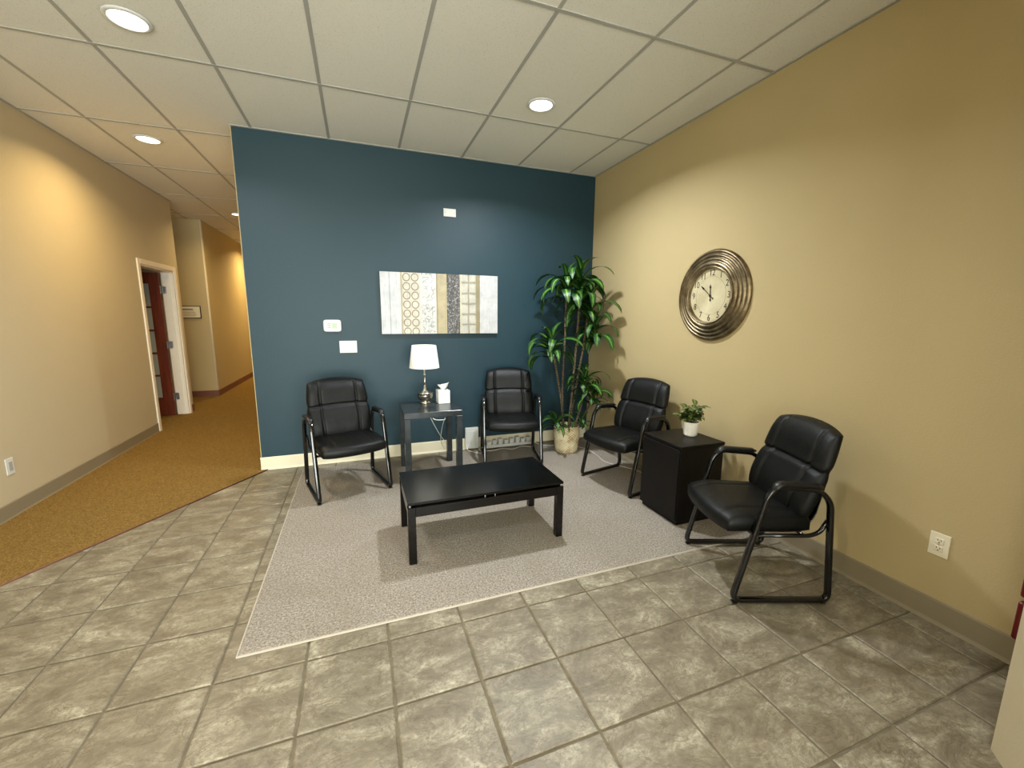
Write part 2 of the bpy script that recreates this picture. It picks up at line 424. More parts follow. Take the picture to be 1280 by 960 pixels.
# carpet / tile boundary line through A and B
A = Vector((-4.49, -1.462)); B = Vector((-3.45, 0.045)); DL = (B-A)
def line_x(y): return A.x+(y-A.y)/DL.y*DL.x
floor = struct(box('floor', (-7.5, YB-0.2, -0.12), (0.3, YF+0.2, -0.0055), MT['grout']))
yl = A.y+(XL-A.x)/DL.x*DL.y
carpet = struct(prism('floor_carpet', [(XL, yl), (line_x(0.0), 0.0), (XB, 0.0), (XB, YF), (-7.4, YF), (-7.4, 1.0), (XL, 1.0)], -0.004, 0.006, MT['carpet']))
e = struct(tube('trim_1', [(XL, yl, 0.002), (line_x(0.0), 0.0, 0.002)], 0.006, MT['brown_base'], rb=0.003, n=8))
# floor tiles, one mesh per full tile shared; cut ones get their own
PX, PY = 0.3445, 0.347; G = 0.0045
def clip(poly, nx, ny, d):       # keep nx*x+ny*y>=d
    out = []
    for i in range(len(poly)):
        p, q = poly[i-1], poly[i]; a = nx*p[0]+ny*p[1]-d; b = nx*q[0]+ny*q[1]-d
        if (a >= 0) != (b >= 0):
            s = a/(a-b); out.append((p[0]+(q[0]-p[0])*s, p[1]+(q[1]-p[1])*s))
        if b >= 0: out.append(q)
    return out
nrm = Vector((DL.y, -DL.x)).normalized(); dl = nrm.dot(A)+0.008
def tile_mesh(poly):
    n = len(poly); cx = sum(p[0] for p in poly)/n; cy = sum(p[1] for p in poly)/n
    v = []; bv = 0.005
    for z, k in ((-0.008, 0), (-0.0035, 0), (0.0, bv)):
        for x, y in poly:
            dx, dy = cx-x, cy-y; l = math.hypot(dx, dy) or 1
            v.append((x+dx/l*k*1.3, y+dy/l*k*1.3, z))
    f = []
    for j in range(2):
        for i in range(n): f.append((j*n+i, j*n+(i+1) % n, (j+1)*n+(i+1) % n, (j+1)*n+i))
    f.append(tuple(2*n+i for i in range(n)))
    return v, f
full = None; far_bm = bmesh.new(); nt = 0
v0, f0 = tile_mesh([(G, G), (PX-G, G), (PX-G, PY-G), (G, PY-G)])
full = bpy.data.meshes.new('floor_tile'); full.from_pydata(v0, [], f0); full.materials.append(MT['tile'])
RUG = (-3.17, -2.483, -0.10, -0.14)
for i in range(-3, 14):
    for j in range(-12, 12):
        x0 = -0.815-PX*i-PX; y0 = -3.637+PY*j
        x1, y1 = x0+PX, y0+PY
        if x0 > 0 or y0 > 0 or x1 < XL or y1 < YB: continue
        if x0 > RUG[0]+0.03 and y0 > RUG[1]+0.03 and y1 < RUG[3]-0.02 and x1 < RUG[2]: continue
        poly = [(x0+G, y0+G), (x1-G, y0+G), (x1-G, y1-G), (x0+G, y1-G)]
        cl = poly
        for cc in ((nrm.x, nrm.y, dl), (-1, 0, 0.0), (0, -1, 0.0), (1, 0, XL)): 
            if cl: cl = clip(cl, *cc)
        if len(cl) < 3: continue
        ar = abs(sum(cl[k-1][0]*cl[k][1]-cl[k][0]*cl[k-1][1] for k in range(len(cl))))/2
        if ar < 0.0006: continue
        if y1 < -4.9:
            vv, ff = tile_mesh(cl); bv = [far_bm.verts.new(q) for q in vv]
            for q in ff: far_bm.faces.new([bv[k] for k in q])
            continue
        if cl == poly:
            o = bpy.data.objects.new('floor_tile', full); C.objects.link(o); o.location = (x0, y0, 0); o.parent = floor
        else:
            vv, ff = tile_mesh(cl); o = mk('floor_tile', vv, ff, MT['tile'], floor)
o = from_bm('floor_tiles_behind', far_bm, MT['tile'], floor); o['kind'] = 'stuff'

# walls
bm = bmesh.new(); add_box(bm, (XB, 0, 0), (0.15, 0.14, H)); 
wall_back = struct(from_bm('wall_back', bm, MT['blue']))
struct(box('wall_hallway_right', (XB+0.004, 0.1405, 0), (XB+0.14, YF, H), MT['tan']))
struct(box('trim_2', (XB-0.002, -0.001, 0.122), (XB+0.0035, 0.10, H), MT['tan']))   # pale corner bead at the end of the blue wall
struct(box('wall_right', (0, YB, 0), (0.15, 0, H), MT['tan']))
# left wall with door opening y 1.95..2.95
DY0, DY1, DH = 1.95, 2.93, 2.06; WT = 0.14; YE = 3.10
bm = bmesh.new()
add_box(bm, (XL-WT, YB, 0), (XL, DY0, H)); add_box(bm, (XL-WT, DY0, DH), (XL, DY1, H)); add_box(bm, (XL-WT, DY1, 0), (XL, YE, H))
struct(from_bm('wall_left', bm, MT['tan_left']))
struct(box('wall_niche', (-7.5, 4.33, 0), (XL+0.0, 4.47, H), MT['tan']))
struct(box('wall_hallway_left', (XL-0.14, 4.471, 0), (XL, YF, H), MT['tan']))
struct(lathe('trim_3', [(0.016, 0.12), (0.016, H)], MT['cream'], loc=(XL-0.012, 4.343, 0), n=16))
struct(box('wall_hallway_end', (XL-0.14, YF, 0), (XB+0.14, YF+0.14, H), MT['tan']))
struct(box('wall_office_far', (-7.5, 0.9, 0), (-7.36, 4.33, H), MT['tan']))
struct(box('wall_office_near', (-7.36, 0.9, 0), (XL-WT, 1.04, H), MT['tan']))
struct(box('wall_office_back', (-7.36, 3.02, 0), (XL-WT-0.001, YE, H), MT['tan']))
# rear wall with shopfront windows
bm = bmesh.new()
add_box(bm, (XL-WT, YB-0.14, 0), (-4.55, YB, H)); add_box(bm, (-0.3, YB-0.14, 0), (0.15, YB, H))
add_box(bm, (-4.55, YB-0.14, 2.45), (-0.3, YB, H)); add_box(bm, (-4.55, YB-0.14, 0), (-0.3, YB, 0.15))
for x in (-3.2, -1.75): add_box(bm, (x, YB-0.14, 0.15), (x+0.1, YB, 2.45))
struct(from_bm('wall_front', bm, MT['tan_left']))
for k, (x0, x1) in enumerate(((-4.55, -3.2), (-3.1, -1.75), (-1.65, -0.3))):
    bm = bmesh.new()
    for a, b in (((x0, 0.15), (x0+0.05, 2.45)), ((x1-0.05, 0.15), (x1, 2.45)), ((x0+0.05, 0.15), (x1-0.05, 0.2)), ((x0+0.05, 2.4), (x1-0.05, 2.45))):
        add_box(bm, (a[0], YB-0.09, a[1]), (b[0], YB-0.03, b[1]))
    wo = struct(from_bm('window_%d' % (k+1), bm, MT['alu']))
    box('pane', (x0+0.05, YB-0.065, 0.2), (x1-0.05, YB-0.059, 2.4), MT['glass'], wo)
# angled wall at the right frame edge; unseen length added to block window light
pil = struct(prism('wall_angled', [(-0.598, -3.807), (0.0, -3.807), (0.0, -5.0), (-1.30, -5.0), (-1.50, -4.70)], 0, H, MT['tan_left']))

# baseboards
def baseb(name, p, q, mat, h=0.118, th=0.008, side=1):
    p, q = Vector(p), Vector(q); d = (q-p).normalized(); n = Vector((-d.y, d.x))*side*th
    bm = bmesh.new(); prof = [(0, 0), (1.9, 0), (1.5, 0.006), (1.0, 0.018), (1.0, h-0.006), (0.6, h), (0, h)]
    rings = [[bm.verts.new((pt.x+n.x*a, pt.y+n.y*a, z)) for a, z in prof] for pt in (p, q)]
    k = len(prof)
    for i in range(k): bm.faces.new((rings[0][i], rings[0][(i+1) % k], rings[1][(i+1) % k], rings[1][i]))
    bm.faces.new(rings[0][::-1]); bm.faces.new(rings[1]); bmesh.ops.recalc_face_normals(bm, faces=bm.faces)
    return struct(from_bm(name, bm, mat))
baseb('baseboard_back', (XB-0.008, 0), (-0.012, 0), MT['cream'], side=-1, h=0.124)
baseb('baseboard_right', (0, 0), (0, -3.806), MT['grey_base'], side=-1, h=0.122)
baseb('baseboard_left', (XL, YB), (XL, 1.885), MT['grey_base'], side=-1, h=0.118)
baseb('baseboard_left_end', (XL, 3.0), (XL, YE), MT['brown_base'], side=-1)
baseb('baseboard_niche', (-7.3, 4.33), (XL, 4.33), MT['brown_base'], side=-1)
baseb('baseboard_hallway_left', (XL, 4.33), (XL, YF), MT['brown_base'], side=-1)
baseb('baseboard_hallway_right', (XB+0.004, 0.0), (XB+0.004, YF), MT['brown_base'], side=1)

# ceiling: backing slab, tiles laid in, tee grid
ceiling = struct(box('ceiling', (-7.5, YB-0.2, H+0.02), (0.3, YF+0.2, H+0.14), MT['plenum']))
TW, TL = 0.6103, 1.219; TG = 0.011
xs = [-(0.332+TW*k) for k in range(-1, 12)]; ys = [-0.958+TL*k for k in range(-6, 9)]
tm = bpy.data.meshes.new('ceiling_tile'); a, b = TG-0.003, TG-0.003
tm.from_pydata([(x, y, z) for z in (0.003, 0.018) for x, y in ((a, b), (TW-a, b), (TW-a, TL-b), (a, TL-b))], [], [(3, 2, 1, 0), (4, 5, 6, 7), (0, 1, 5, 4), (1, 2, 6, 5), (2, 3, 7, 6), (3, 0, 4, 7)])
tm.materials.append(MT['ctile'])
for xi in xs[:-1]:
    for yi in ys:
        x0, y0, x1, y1 = xi-TW, yi, xi, yi+TL
        if x1 <= XL-0.02 and not (y1 > 3.0 and x1 > -7.5): continue
        if x0 >= 0 or y1 < YB or y0 > YF: continue
        if x0 < -0.0 and x1 > 0.0:      # cut tile along the clock wall
            box('ceiling_tile', (x0+a, y0+a, H+0.003), (0.0, y1-a, H+0.018), MT['ctile'], ceiling)
        elif y0 > 0.2 and x0 > XB+0.1: continue
        else:
            o = bpy.data.objects.new('ceiling_tile', tm); C.objects.link(o); o.location = (x0, y0, H); o.parent = ceiling
for x in xs:
    if x < 0: box('tee_bar', (x-TG, YB, H-0.0005), (x+TG, YF, H+0.006), MT['tee'], ceiling)
for y in ys: box('tee_bar', (-7.4, y-TG, H-0.0015), (0, y+TG, H+0.005), MT['tee'], ceiling)
def angle(name, p, q):
    d = (Vector(q)-Vector(p)); bm = bmesh.new(); add_box(bm, (min(p[0], q[0]), min(p[1], q[1]), H-0.003), (max(p[0], q[0]), max(p[1], q[1]), H+0.004))
    return struct(from_bm(name, bm, MT['tee']))
angle('trim_4', (-0.02, YB), (0, 0)); angle('trim_5', (XB, -0.02), (-0.02, 0)); angle('trim_6', (XL, YB), (XL+0.02, YE))

# recessed lights
for k, (x, y, p, col, lab) in enumerate(CANS):
    L = thing('recessed_light', lab, 'ceiling light', (x, y, H-0.0015), 0, 'recessed ceiling lights')
    lathe('trim_ring', [(0.085, 0.0), (0.083, -0.006), (0.088, -0.010), (0.104, -0.006), (0.108, 0.0)], MT['plastic'], L)
    lathe('lens', [(0.083, -0.0005), (0.083, -0.004), (0.03, -0.0055)], MT['lens_warm' if col == WARM else 'lens_cool'], L)
    area('recessed_lamp', (x, y, H-0.02), (0, 0, 0), 0.15, p, col, spread=math.radians(150))

# door in the left wall: casing, jambs, leaf standing open into the office
bm = bmesh.new(); cw = 0.062
def cas(a, b): add_box(bm, a, b, 0.004, 1)
cas((XL-0.001, DY0-cw, 0), (XL+0.016, DY0, DH+cw)); cas((XL-0.001, DY1, 0), (XL+0.016, DY1+cw, DH+cw)); cas((XL-0.001, DY0, DH), (XL+0.016, DY1, DH+cw))
add_box(bm, (XL-WT-0.016, DY0-cw, 0), (XL-WT, DY0, DH+cw)); add_box(bm, (XL-WT-0.016, DY0, DH), (XL-WT, DY1, DH+cw))
for y0, y1 in ((DY0, DY0+0.02), (DY1-0.02, DY1)): add_box(bm, (XL-WT, y0, 0), (XL, y1, DH))
add_box(bm, (XL-WT, DY0+0.02, DH-0.02), (XL, DY1-0.02, DH))
for y0, y1 in ((DY0+0.02, DY0+0.032), (DY1-0.032, DY1-0.02)): add_box(bm, (XL-0.075, y0, 0), (XL-0.045, y1, DH-0.02))   # stops
door = struct(from_bm('door_1', bm, MT['white_trim']))
lx1 = XL-WT-0.012; LW = 0.90; lx0 = lx1-LW; ly1 = DY1-0.026; ly0 = ly1-0.042; lz0, lz1 = 0.012, 2.03
bm = bmesh.new(); sw = 0.125
add_box(bm, (lx0, ly0, lz0), (lx0+sw, ly1, lz1)); add_box(bm, (lx1-sw, ly0, lz0), (lx1, ly1, lz1))
add_box(bm, (lx0+sw, ly0, lz0), (lx1-sw, ly1, lz0+0.26)); add_box(bm, (lx0+sw, ly0, lz1-0.15), (lx1-sw, ly1, lz1))
leaf = from_bm('door_leaf', bm, MT['cherry'], door)
g0, g1 = lz0+0.26, lz1-0.15; nrow = 5
for i in range(1, nrow):
    z = g0+(g1-g0)*i/nrow; box('muntin', (lx0+sw, ly0+0.004, z-0.013), (lx1-sw, ly1-0.004, z+0.013), MT['cherry'], leaf)
xm = (lx0+lx1)/2
for i in range(nrow):
    za, zb = g0+(g1-g0)*i/nrow+(0.013 if i else 0), g0+(g1-g0)*(i+1)/nrow-(0.013 if i < nrow-1 else 0)
    box('pane', (lx0+sw, ly0+0.016, za), (lx1-sw, ly1-0.018, zb), MT['frost'], leaf)
for z in (0.28, 1.03, 1.80):
    bm = bmesh.new(); add_box(bm, (lx1-0.002, ly0-0.006, z-0.05), (lx1+0.034, ly0+0.0, z+0.05)); 
    add_box(bm, (XL-WT+0.002, DY1-0.024, z-0.05), (XL-WT+0.045, DY1-0.0195, z+0.05))
    sweep_bm(bm, [Vector((lx1+0.006, ly0-0.008, z-0.052)), Vector((lx1+0.006, ly0-0.008, z+0.052))], 0.008, n=10)
    from_bm('hinge', bm, MT['steel'], door)

# ------------------------------------------------------------------ rug
RH = 0.011
bm = bmesh.new(); add_box(bm, (RUG[0]+0.006, RUG[1]+0.006, 0.0005), (RUG[2]-0.006, RUG[3]-0.006, RH), 0.003, 2)
rug = from_bm('area_rug', bm, MT['rug']); tag(rug, 'pale greige rectangular carpet rug under the coffee table on the tile floor', 'rug')
for a, b in (((RUG[0], RUG[1], 0), (RUG[2], RUG[1]+0.006, RH-0.002)), ((RUG[0], RUG[3]-0.006, 0), (RUG[2], RUG[3], RH-0.002)),
             ((RUG[0], RUG[1]+0.006, 0), (RUG[0]+0.006, RUG[3]-0.006, RH-0.002)), ((RUG[2]-0.006, RUG[1]+0.006, 0), (RUG[2], RUG[3]-0.006, RH-0.002))):
    box('binding', (a[0], a[1], 0.0005), b, MT['rug_edge'], rug)

# ------------------------------------------------------------------ guest chairs
def cushion(name, f_top, f_bot, outline, nu, nv, mat, parent):
    """closed pillow: outline(u,v)->(a,b) plane coords, f_top/f_bot(u,v)->height; u,v in -1..1"""
    V = []; F = []
    for side in (0, 1):
        for j in range(nv+1):
            for i in range(nu+1):
                u, v = -1+2*i/nu, -1+2*j/nv
                V.append(outline(u, v, (f_top, f_bot)[side](u, v)))
    o2 = (nu+1)*(nv+1); W = nu+1
    for j in range(nv):
        for i in range(nu):
            a = j*W+i; F.append((a, a+1, a+W+1, a+W)); a += o2; F.append((a, a+W, a+W+1, a+1))
    for i in range(nu):
        F.append((i, i+o2, i+1+o2, i+1)); a = nv*W+i; F.append((a, a+1, a+1+o2, a+o2))
    for j in range(nv):
        a = j*W; F.append((a, a+W, a+W+o2, a+o2)); a = j*W+nu; F.append((a, a+o2, a+W+o2, a+W))
    o = mk(name, V, F, mat, parent, True)
    bm = bmesh.new(); bm.from_mesh(o.data); bmesh.ops.recalc_face_normals(bm, faces=bm.faces); bm.to_mesh(o.data); bm.free()
    return o
def gau(x, s): return math.exp(-(x/s)**2)
def edge(u, v, pu=5, pv=5): return max(0.0, (1-abs(u)**pu))**0.5*max(0.0, (1-abs(v)**pv))**0.5
def sq(u, v, cr):      # square to rounded-rectangle map
    k = cr*(u*u)*(v*v); return u*(1-k), v*(1-k)
def make_chair():
    T = thing('guest_chair', '', 'chair', (0, 0, 0), 0, 'black leather guest chairs around the rug')
    # local: front is -Y, feet y -0.25..0.25
    recl = math.radians(17); cr, sr = math.cos(recl), math.sin(recl)
    BH = 0.505
    def bw(v):
        h = (v+1)/2; w_ = 0.264-0.014*h
        w_ -= 0.010*gau(h-0.56, 0.05)
        if h < 0.15: w_ -= 0.012*(1-h/0.15)**2
        return w_
    def hs(u): return 0.575+0.018*(1-u*u)-0.025*max(0, abs(u)-0.6)
    def topback(u, v):
        h = (v+1)/2; e_ = edge(u, v, 8, 9)
        d = 0.030+0.038*e_
        d += 0.030*gau(h-0.30, 0.24)*e_ + 0.012*gau(h-0.82, 0.16)*e_
        us = 0.56+0.05*h
        d -= 0.020*gau((abs(u)-us)*bw(v), 0.0075)*min(1, e_*1.5)
        d -= 0.020*gau((h-hs(u))*BH, 0.010)*min(1, e_*1.5)
        d += 0.006*(1-min(1, abs(u)/us)**4)*e_
        return d
    def place_back(u, v, d):
        uu, vv = sq(u, v, 0.085)
        h = (vv+1)/2; x = uu*bw(v)
        top = 0.014*(1-u*u) if v > 0 else 0
        l = h*BH+top*max(0, v)
        wrap = 0.018*u*u
        y0, z0 = 0.150, 0.425
        n = d+wrap
        return (x, y0+l*sr-n*cr, z0+l*cr-n*sr*0.0-d*sr*0.6)
    def botback(u, v): return -0.012*edge(u, v, 6, 6)+0.010
    cushion('backrest', topback, botback, place_back, 64, 60, MT['leather'], T)
    # rear shell of the back
    def place_shell(u, v, d):
        uu, vv = sq(u, v, 0.2); h = (vv+1)/2; l = 0.06+h*0.40
        return (uu*0.205, 0.152+l*sr-d*cr, 0.425+l*cr-d*sr)
    cushion('back_shell', lambda u, v: 0.004, lambda u, v: -0.016*edge(u, v)-0.004, place_shell, 12, 12, MT['black_plastic'], T)
    # seat
    def topseat(u, v):
        e_ = edge(u, v, 8, 8); d = 0.028+0.030*e_
        d -= 0.010*gau((abs(u)-0.60)*0.25, 0.008)*e_*(1 if v > -0.75 else 0.3)
        d -= 0.016*max(0, -v-0.45)**1.5
        d += 0.006*(1-u*u)*(1-v*v) - 0.008*gau(v-0.1, 0.5)*gau(u, 0.6)
        return d
    def place_seat(u, v, d):
        uu, vv = sq(u, v, 0.08)
        x = uu*(0.260-0.006*vv); y = -0.065+vv*0.235-0.020*(1-u*u)*max(0, -v)
        z = 0.437-0.006*vv + d - 0.028 - (0.030*max(0, -vv-0.5) if True else 0)
        return (x, y, z+0.0)
    cushion('seat', topseat, lambda u, v: -0.024-0.020*edge(u, v, 5, 5), place_seat, 44, 44, MT['leather'], T)
    box('seat_base', (-0.20, -0.235, 0.376), (0.20, 0.13, 0.392), MT['black_plastic'], T, 0.004, 1)
    for s in (-1, 1):
        X = 0.283*s
        pts = [(X, -0.250, 0.014), (X, -0.120, 0.590), (X, -0.070, 0.640), (X, 0.140, 0.622), (X, 0.203, 0.555), (X, 0.256, 0.014)]
        fr = tube('side_frame', pts, 0.0165, MT['frame'], T, rb=0.0125, lateral=(1, 0, 0), n=16, pw=0.6, r=[0.045, 0.05, 0.07, 0.06, 0.06, 0.045], closed=True, seg=6)
        pad = fillet([(X, -0.116, 0.590), (X, -0.072, 0.655), (X, 0.120, 0.641), (X, 0.150, 0.637)], [0, 0.08, 0.02, 0], 7)
        bm = bmesh.new(); sweep_bm(bm, pad, 0.025, 0.015, (1, 0, 0), 12, taper=lambda q: min(1, 0.45+4*min(q, 1-q)))
        bmesh.ops.recalc_face_normals(bm, faces=bm.faces); from_bm('arm_pad', bm, MT['black_plastic'], T, True)
        tube('back_bracket', [(0.15*s, -0.02, 0.372), (0.15*s, 0.19, 0.366), (0.15*s, 0.228, 0.42), (0.15*s, 0.262, 0.60)], 0.018, MT['frame'], T, rb=0.005, lateral=(1, 0, 0), n=8, r=0.05)
        for y_, z_ in ((-0.235, 0.0), (0.225, 0.0)):
            box('foot_glide', (X-0.014, y_-0.012, z_+0.0), (X+0.014, y_+0.012, z_+0.006), MT['black_plastic'], T)
    for s in (-1, 1):
        X = 0.268*s
        tube('seat_rail', [(X, -0.169, 0.368), (X, 0.13, 0.366), (X, 0.180, 0.385), (X, 0.213, 0.450)], 0.012, MT['frame'], T, rb=0.010, lateral=(1, 0, 0), n=8, r=0.05)
    for y_ in (-0.155, 0.10):
        tube('cross_bar', [(-0.266, y_, 0.366), (0.266, y_, 0.366)], 0.010, MT['frame'], T, rb=0.008, n=8)
    return T
chairs = [
    ((-2.746, -0.709), 15.7, 'black leather guest chair left of the lamp table, below the thermostat'),
    ((-1.173, -0.471), -12.7, 'black leather guest chair against the blue wall between lamp table and tall plant'),
    ((-0.409, -1.377), -77.3, 'black leather guest chair between the tall plant and the black side cabinet'),
    ((-0.5085, -2.756), -109.6, 'black leather guest chair nearest the camera, standing half on the tiles'),
]
ch0 = make_chair()
for k, ((x, y), a, lab) in enumerate(chairs):
    z = RH if k < 3 else RH
    if k == 0:
        ch0.location = (x, y, z); ch0.rotation_euler = (0, 0, math.radians(a)); ch0['label'] = lab
    else: dup_tree(ch0, (x, y, z), math.radians(a), lab)

# ------------------------------------------------------------------ coffee table
T = thing('coffee_table', 'low black rectangular coffee table with a floating top on the rug', 'coffee table', (-1.88, -1.795, RH))
hx, hy, ht = 0.505, 0.262, 0.389
box('tabletop', (-hx, -hy, ht-0.016), (hx, hy, ht), MT['black_wood'], T, 0.002, 1)
lg = 0.046
for sx_ in (-1, 1):
    for sy_ in (-1, 1):
        x0, x1 = sx_*hx, sx_*(hx-lg); y0, y1 = sy_*hy, sy_*(hy-lg)
        box('leg', (min(x0, x1)+0.002*0, min(y0, y1), 0), (max(x0, x1), max(y0, y1), ht-0.032), MT['black_wood'], T, 0.002, 1)
        cx_, cy_ = sx_*(hx-0.014), sy_*(hy-0.010)
        lathe('chrome_pin', [(0.007, ht-0.032), (0.007, ht-0.016)], MT['steel'], T, n=12, loc=(cx_, cy_, 0))
for sy_ in (-1, 1):
    y0, y1 = sy_*(hy-0.004), sy_*(hy-0.024)
    box('apron', (-hx+lg, min(y0, y1), ht-0.092), (hx-lg, max(y0, y1), ht-0.034), MT['black_wood'], T, 0.0015, 1)
    for xx in (-0.035, 0.03): lathe('chrome_pin', [(0.003, ht-0.034), (0.003, ht-0.016)], MT['steel'], T, n=8, loc=(xx, sy_*(hy-0.007), 0))
for sx_ in (-1, 1):
    x0, x1 = sx_*(hx-0.004), sx_*(hx-0.024)
    box('apron', (min(x0, x1), -hy+lg, ht-0.092), (max(x0, x1), hy-lg, ht-0.034), MT['black_wood'], T, 0.0015, 1)
box('gap_dark_panel', (-hx+0.03, -hy+0.03, ht-0.052), (hx-0.03, hy-0.03, ht-0.0385), MT['black_wood'], T)  # added below the top so the gap looks dark
box('gap_dark_strip', (-hx+0.05, -hy+0.035, ht-0.0384), (0.30, -hy+0.05, ht-0.0162), MT['black_wood'], T)  # dark strip added to stop light showing through the gap
for yy in (-0.12, 0.12): box('support_rail', (-hx+0.024, yy-0.015, ht-0.0384), (hx-0.024, yy+0.015, ht-0.0161), MT['black_wood'], T)

# ------------------------------------------------------------------ lamp table
SX0, SX1, SY0, SY1, SZ = -2.272, -1.765, -0.822, -0.315, 0.645
T = thing('side_table', 'square dark grey side table with thick legs holding the lamp against the blue wall', 'side table', ((SX0+SX1)/2, (SY0+SY1)/2, RH))
h2 = (SX1-SX0)/2; tz = SZ-RH
box('tabletop', (-h2, -h2, tz-0.052), (h2, h2, tz), MT['grey_wood'], T, 0.002, 1)
for a in (-1, 1):
    for b in (-1, 1):
        x0, x1 = sorted((a*h2, a*(h2-0.052))); y0, y1 = sorted((b*h2, b*(h2-0.052)))
        box('leg', (x0, y0, 0), (x1, y1, tz-0.052), MT['grey_wood'], T, 0.002, 1)
# table lamp
T = thing('table_lamp', 'silver table lamp with white drum shade on the dark side table', 'lamp', (-2.035, -0.435, SZ))
lathe('base', [(0.050, 0), (0.052, 0.004), (0.052, 0.012), (0.044, 0.018), (0.040, 0.026), (0.050, 0.034), (0.066, 0.050), (0.073, 0.068), (0.074, 0.084), (0.071, 0.098), (0.075, 0.100), (0.075, 0.106), (0.062, 0.110), (0.040, 0.118), (0.025, 0.132), (0.016, 0.152), (0.011, 0.180)], MT['chrome'], T)
lathe('stem', [(0.011, 0.180), (0.008, 0.21), (0.0065, 0.25), (0.007, 0.27), (0.014, 0.276), (0.014, 0.284), (0.008, 0.290), (0.008, 0.34)], MT['chrome'], T, n=24)
lathe('socket', [(0.014, 0.34), (0.016, 0.345), (0.016, 0.385), (0.010, 0.39)], MT['plastic'], T, n=20)
sh = lathe('lamp_shade', [(0.140, 0.345), (0.113, 0.556), (0.111, 0.556), (0.138, 0.345)], MT['shade'], T, n=56)
me = sh.data; bm = bmesh.new(); bm.from_mesh(me)
bmesh.ops.delete(bm, geom=[f for f in bm.faces if len(f.verts) > 4], context='FACES_ONLY'); bm.to_mesh(me); bm.free()
bm = bmesh.new()
for k in range(3):
    a = 2*PI*k/3; sweep_bm(bm, [Vector((0.012*math.cos(a), 0.012*math.sin(a), 0.39)), Vector((0.112*math.cos(a), 0.112*math.sin(a), 0.545))], 0.0015, n=6)
bm2 = from_bm('shade_spider', bm, MT['chrome'], T, True)
# tissue box
T = thing('tissue_box', 'small white patterned tissue box on the side table right of the lamp', 'tissue box', (-1.868, -0.455, SZ), math.radians(4))
box('box', (-0.056, -0.056, 0), (0.056, 0.056, 0.126), MT['tissue_box'], T, 0.004, 2)
bm = bmesh.new(); N = 14; rows = []
for j in range(7):
    q = j/6; row = []
    for i in range(N):
        a = 2*PI*i/N; r = (0.018+0.036*q)*(1+0.22*math.sin(3*a+j)+0.1*math.sin(7*a+2*j))
        row.append(bm.verts.new((r*math.cos(a)+0.012*q, r*0.55*math.sin(a), 0.126+0.062*q*(1+0.16*math.cos(2*a)-0.25*(math.cos(a) < -0.3)))))
    rows.append(row)
for j in range(6):
    for i in range(N): bm.faces.new((rows[j][i], rows[j][(i+1) % N], rows[j+1][(i+1) % N], rows[j+1][i]))
from_bm('tissue', bm, MT['tissue'], T, True)

# ------------------------------------------------------------------ black cabinet
T = thing('side_cabinet', 'black cube side cabinet against the tan wall carrying the small potted plant', 'cabinet', (-0.356, -2.007, RH))
cx_, cy_, cz = 0.197, 0.200, 0.595-RH
box('body', (-cx_+0.004, -cy_+0.004, 0.03), (cx_-0.004, cy_-0.004, cz-0.022), MT['espresso'], T, 0.002, 1)
box('top', (-cx_, -cy_, cz-0.022), (cx_, cy_, cz), MT['espresso'], T, 0.002, 1)
box('plinth', (-cx_+0.012, -cy_+0.012, 0), (cx_-0.012, cy_-0.012, 0.03), MT['espresso'], T)
dr = box('door', (-cx_-0.012, -cy_+0.008, 0.035), (-cx_+0.0035, cy_-0.008, cz-0.026), MT['espresso'], T, 0.002, 1)

# small potted plant
T = thing('potted_plant', 'small leafy green plant in a white ribbed ceramic pot on the black cabinet', 'plant', (-0.272, -1.985, 0.595)); T.scale = (1.25, 1.25, 1.2)
prof = []
for k in range(15): prof.append((0.038+0.006*min(1, k/10)+(0.0012 if k % 2 else 0), 0.004+k*0.0055))
lathe('pot', [(0.034, 0)]+prof+[(0.046, 0.084), (0.046, 0.090), (0.041, 0.090), (0.040, 0.078)], MT['ceramic'], T, n=36)
lathe('soil', [(0.039, 0.074), (0.039, 0.079)], MT['soil'], T, n=24)
def leaf_mesh(name, length, width, droop, mat, seg=7, fold=0.25, shape=0.8, lift=0.0, start=0.0, curl=0.0):
    """leaf along +X from the origin, rising at angle 'start' and bending down by 'droop' radians in total"""
    V = []; F = []; UV = []; x = z = 0.0; ang = start; st = length/seg
    for i in range(seg+1):
        q = i/seg; wv = width*(math.sin(PI*min(1, q*0.94+0.06))**shape)*(1-0.25*q)
        if i == seg: wv = 0.0006
        for k, c in enumerate((-1, -0.5, 0, 0.5, 1)):
            y = c*wv; zz = abs(c)*wv*fold - curl*wv*c*c*q
            V.append((x-math.sin(ang)*zz, y, z+math.cos(ang)*zz)); UV.append(((c+1)/2, q))
        ang -= droop*st/length*(0.5+1.0*q)
        x += math.cos(ang)*st; z += math.sin(ang)*st
    for i in range(seg):
        for k in range(4): F.append((i*5+k, i*5+k+1, i*5+k+6, i*5+k+5))
    me = bpy.data.meshes.new(name); me.from_pydata(V, [], F); me.materials.append(mat)
    l = me.uv_layers.new(name='UVMap')
    for p in me.polygons:
        p.use_smooth = True
        for li in p.loop_indices: l.data[li].uv = UV[me.loops[li].vertex_index]
    return me
sm_leaf = [leaf_mesh('leaf', 0.052, 0.019, 0.9, MT['leaf_small'], 5, 0.2, 0.7, start=0.3), leaf_mesh('leaf', 0.044, 0.017, 1.3, MT['leaf_small'], 5, 0.25, 0.7, start=0.1)]
rr = random.Random(3)
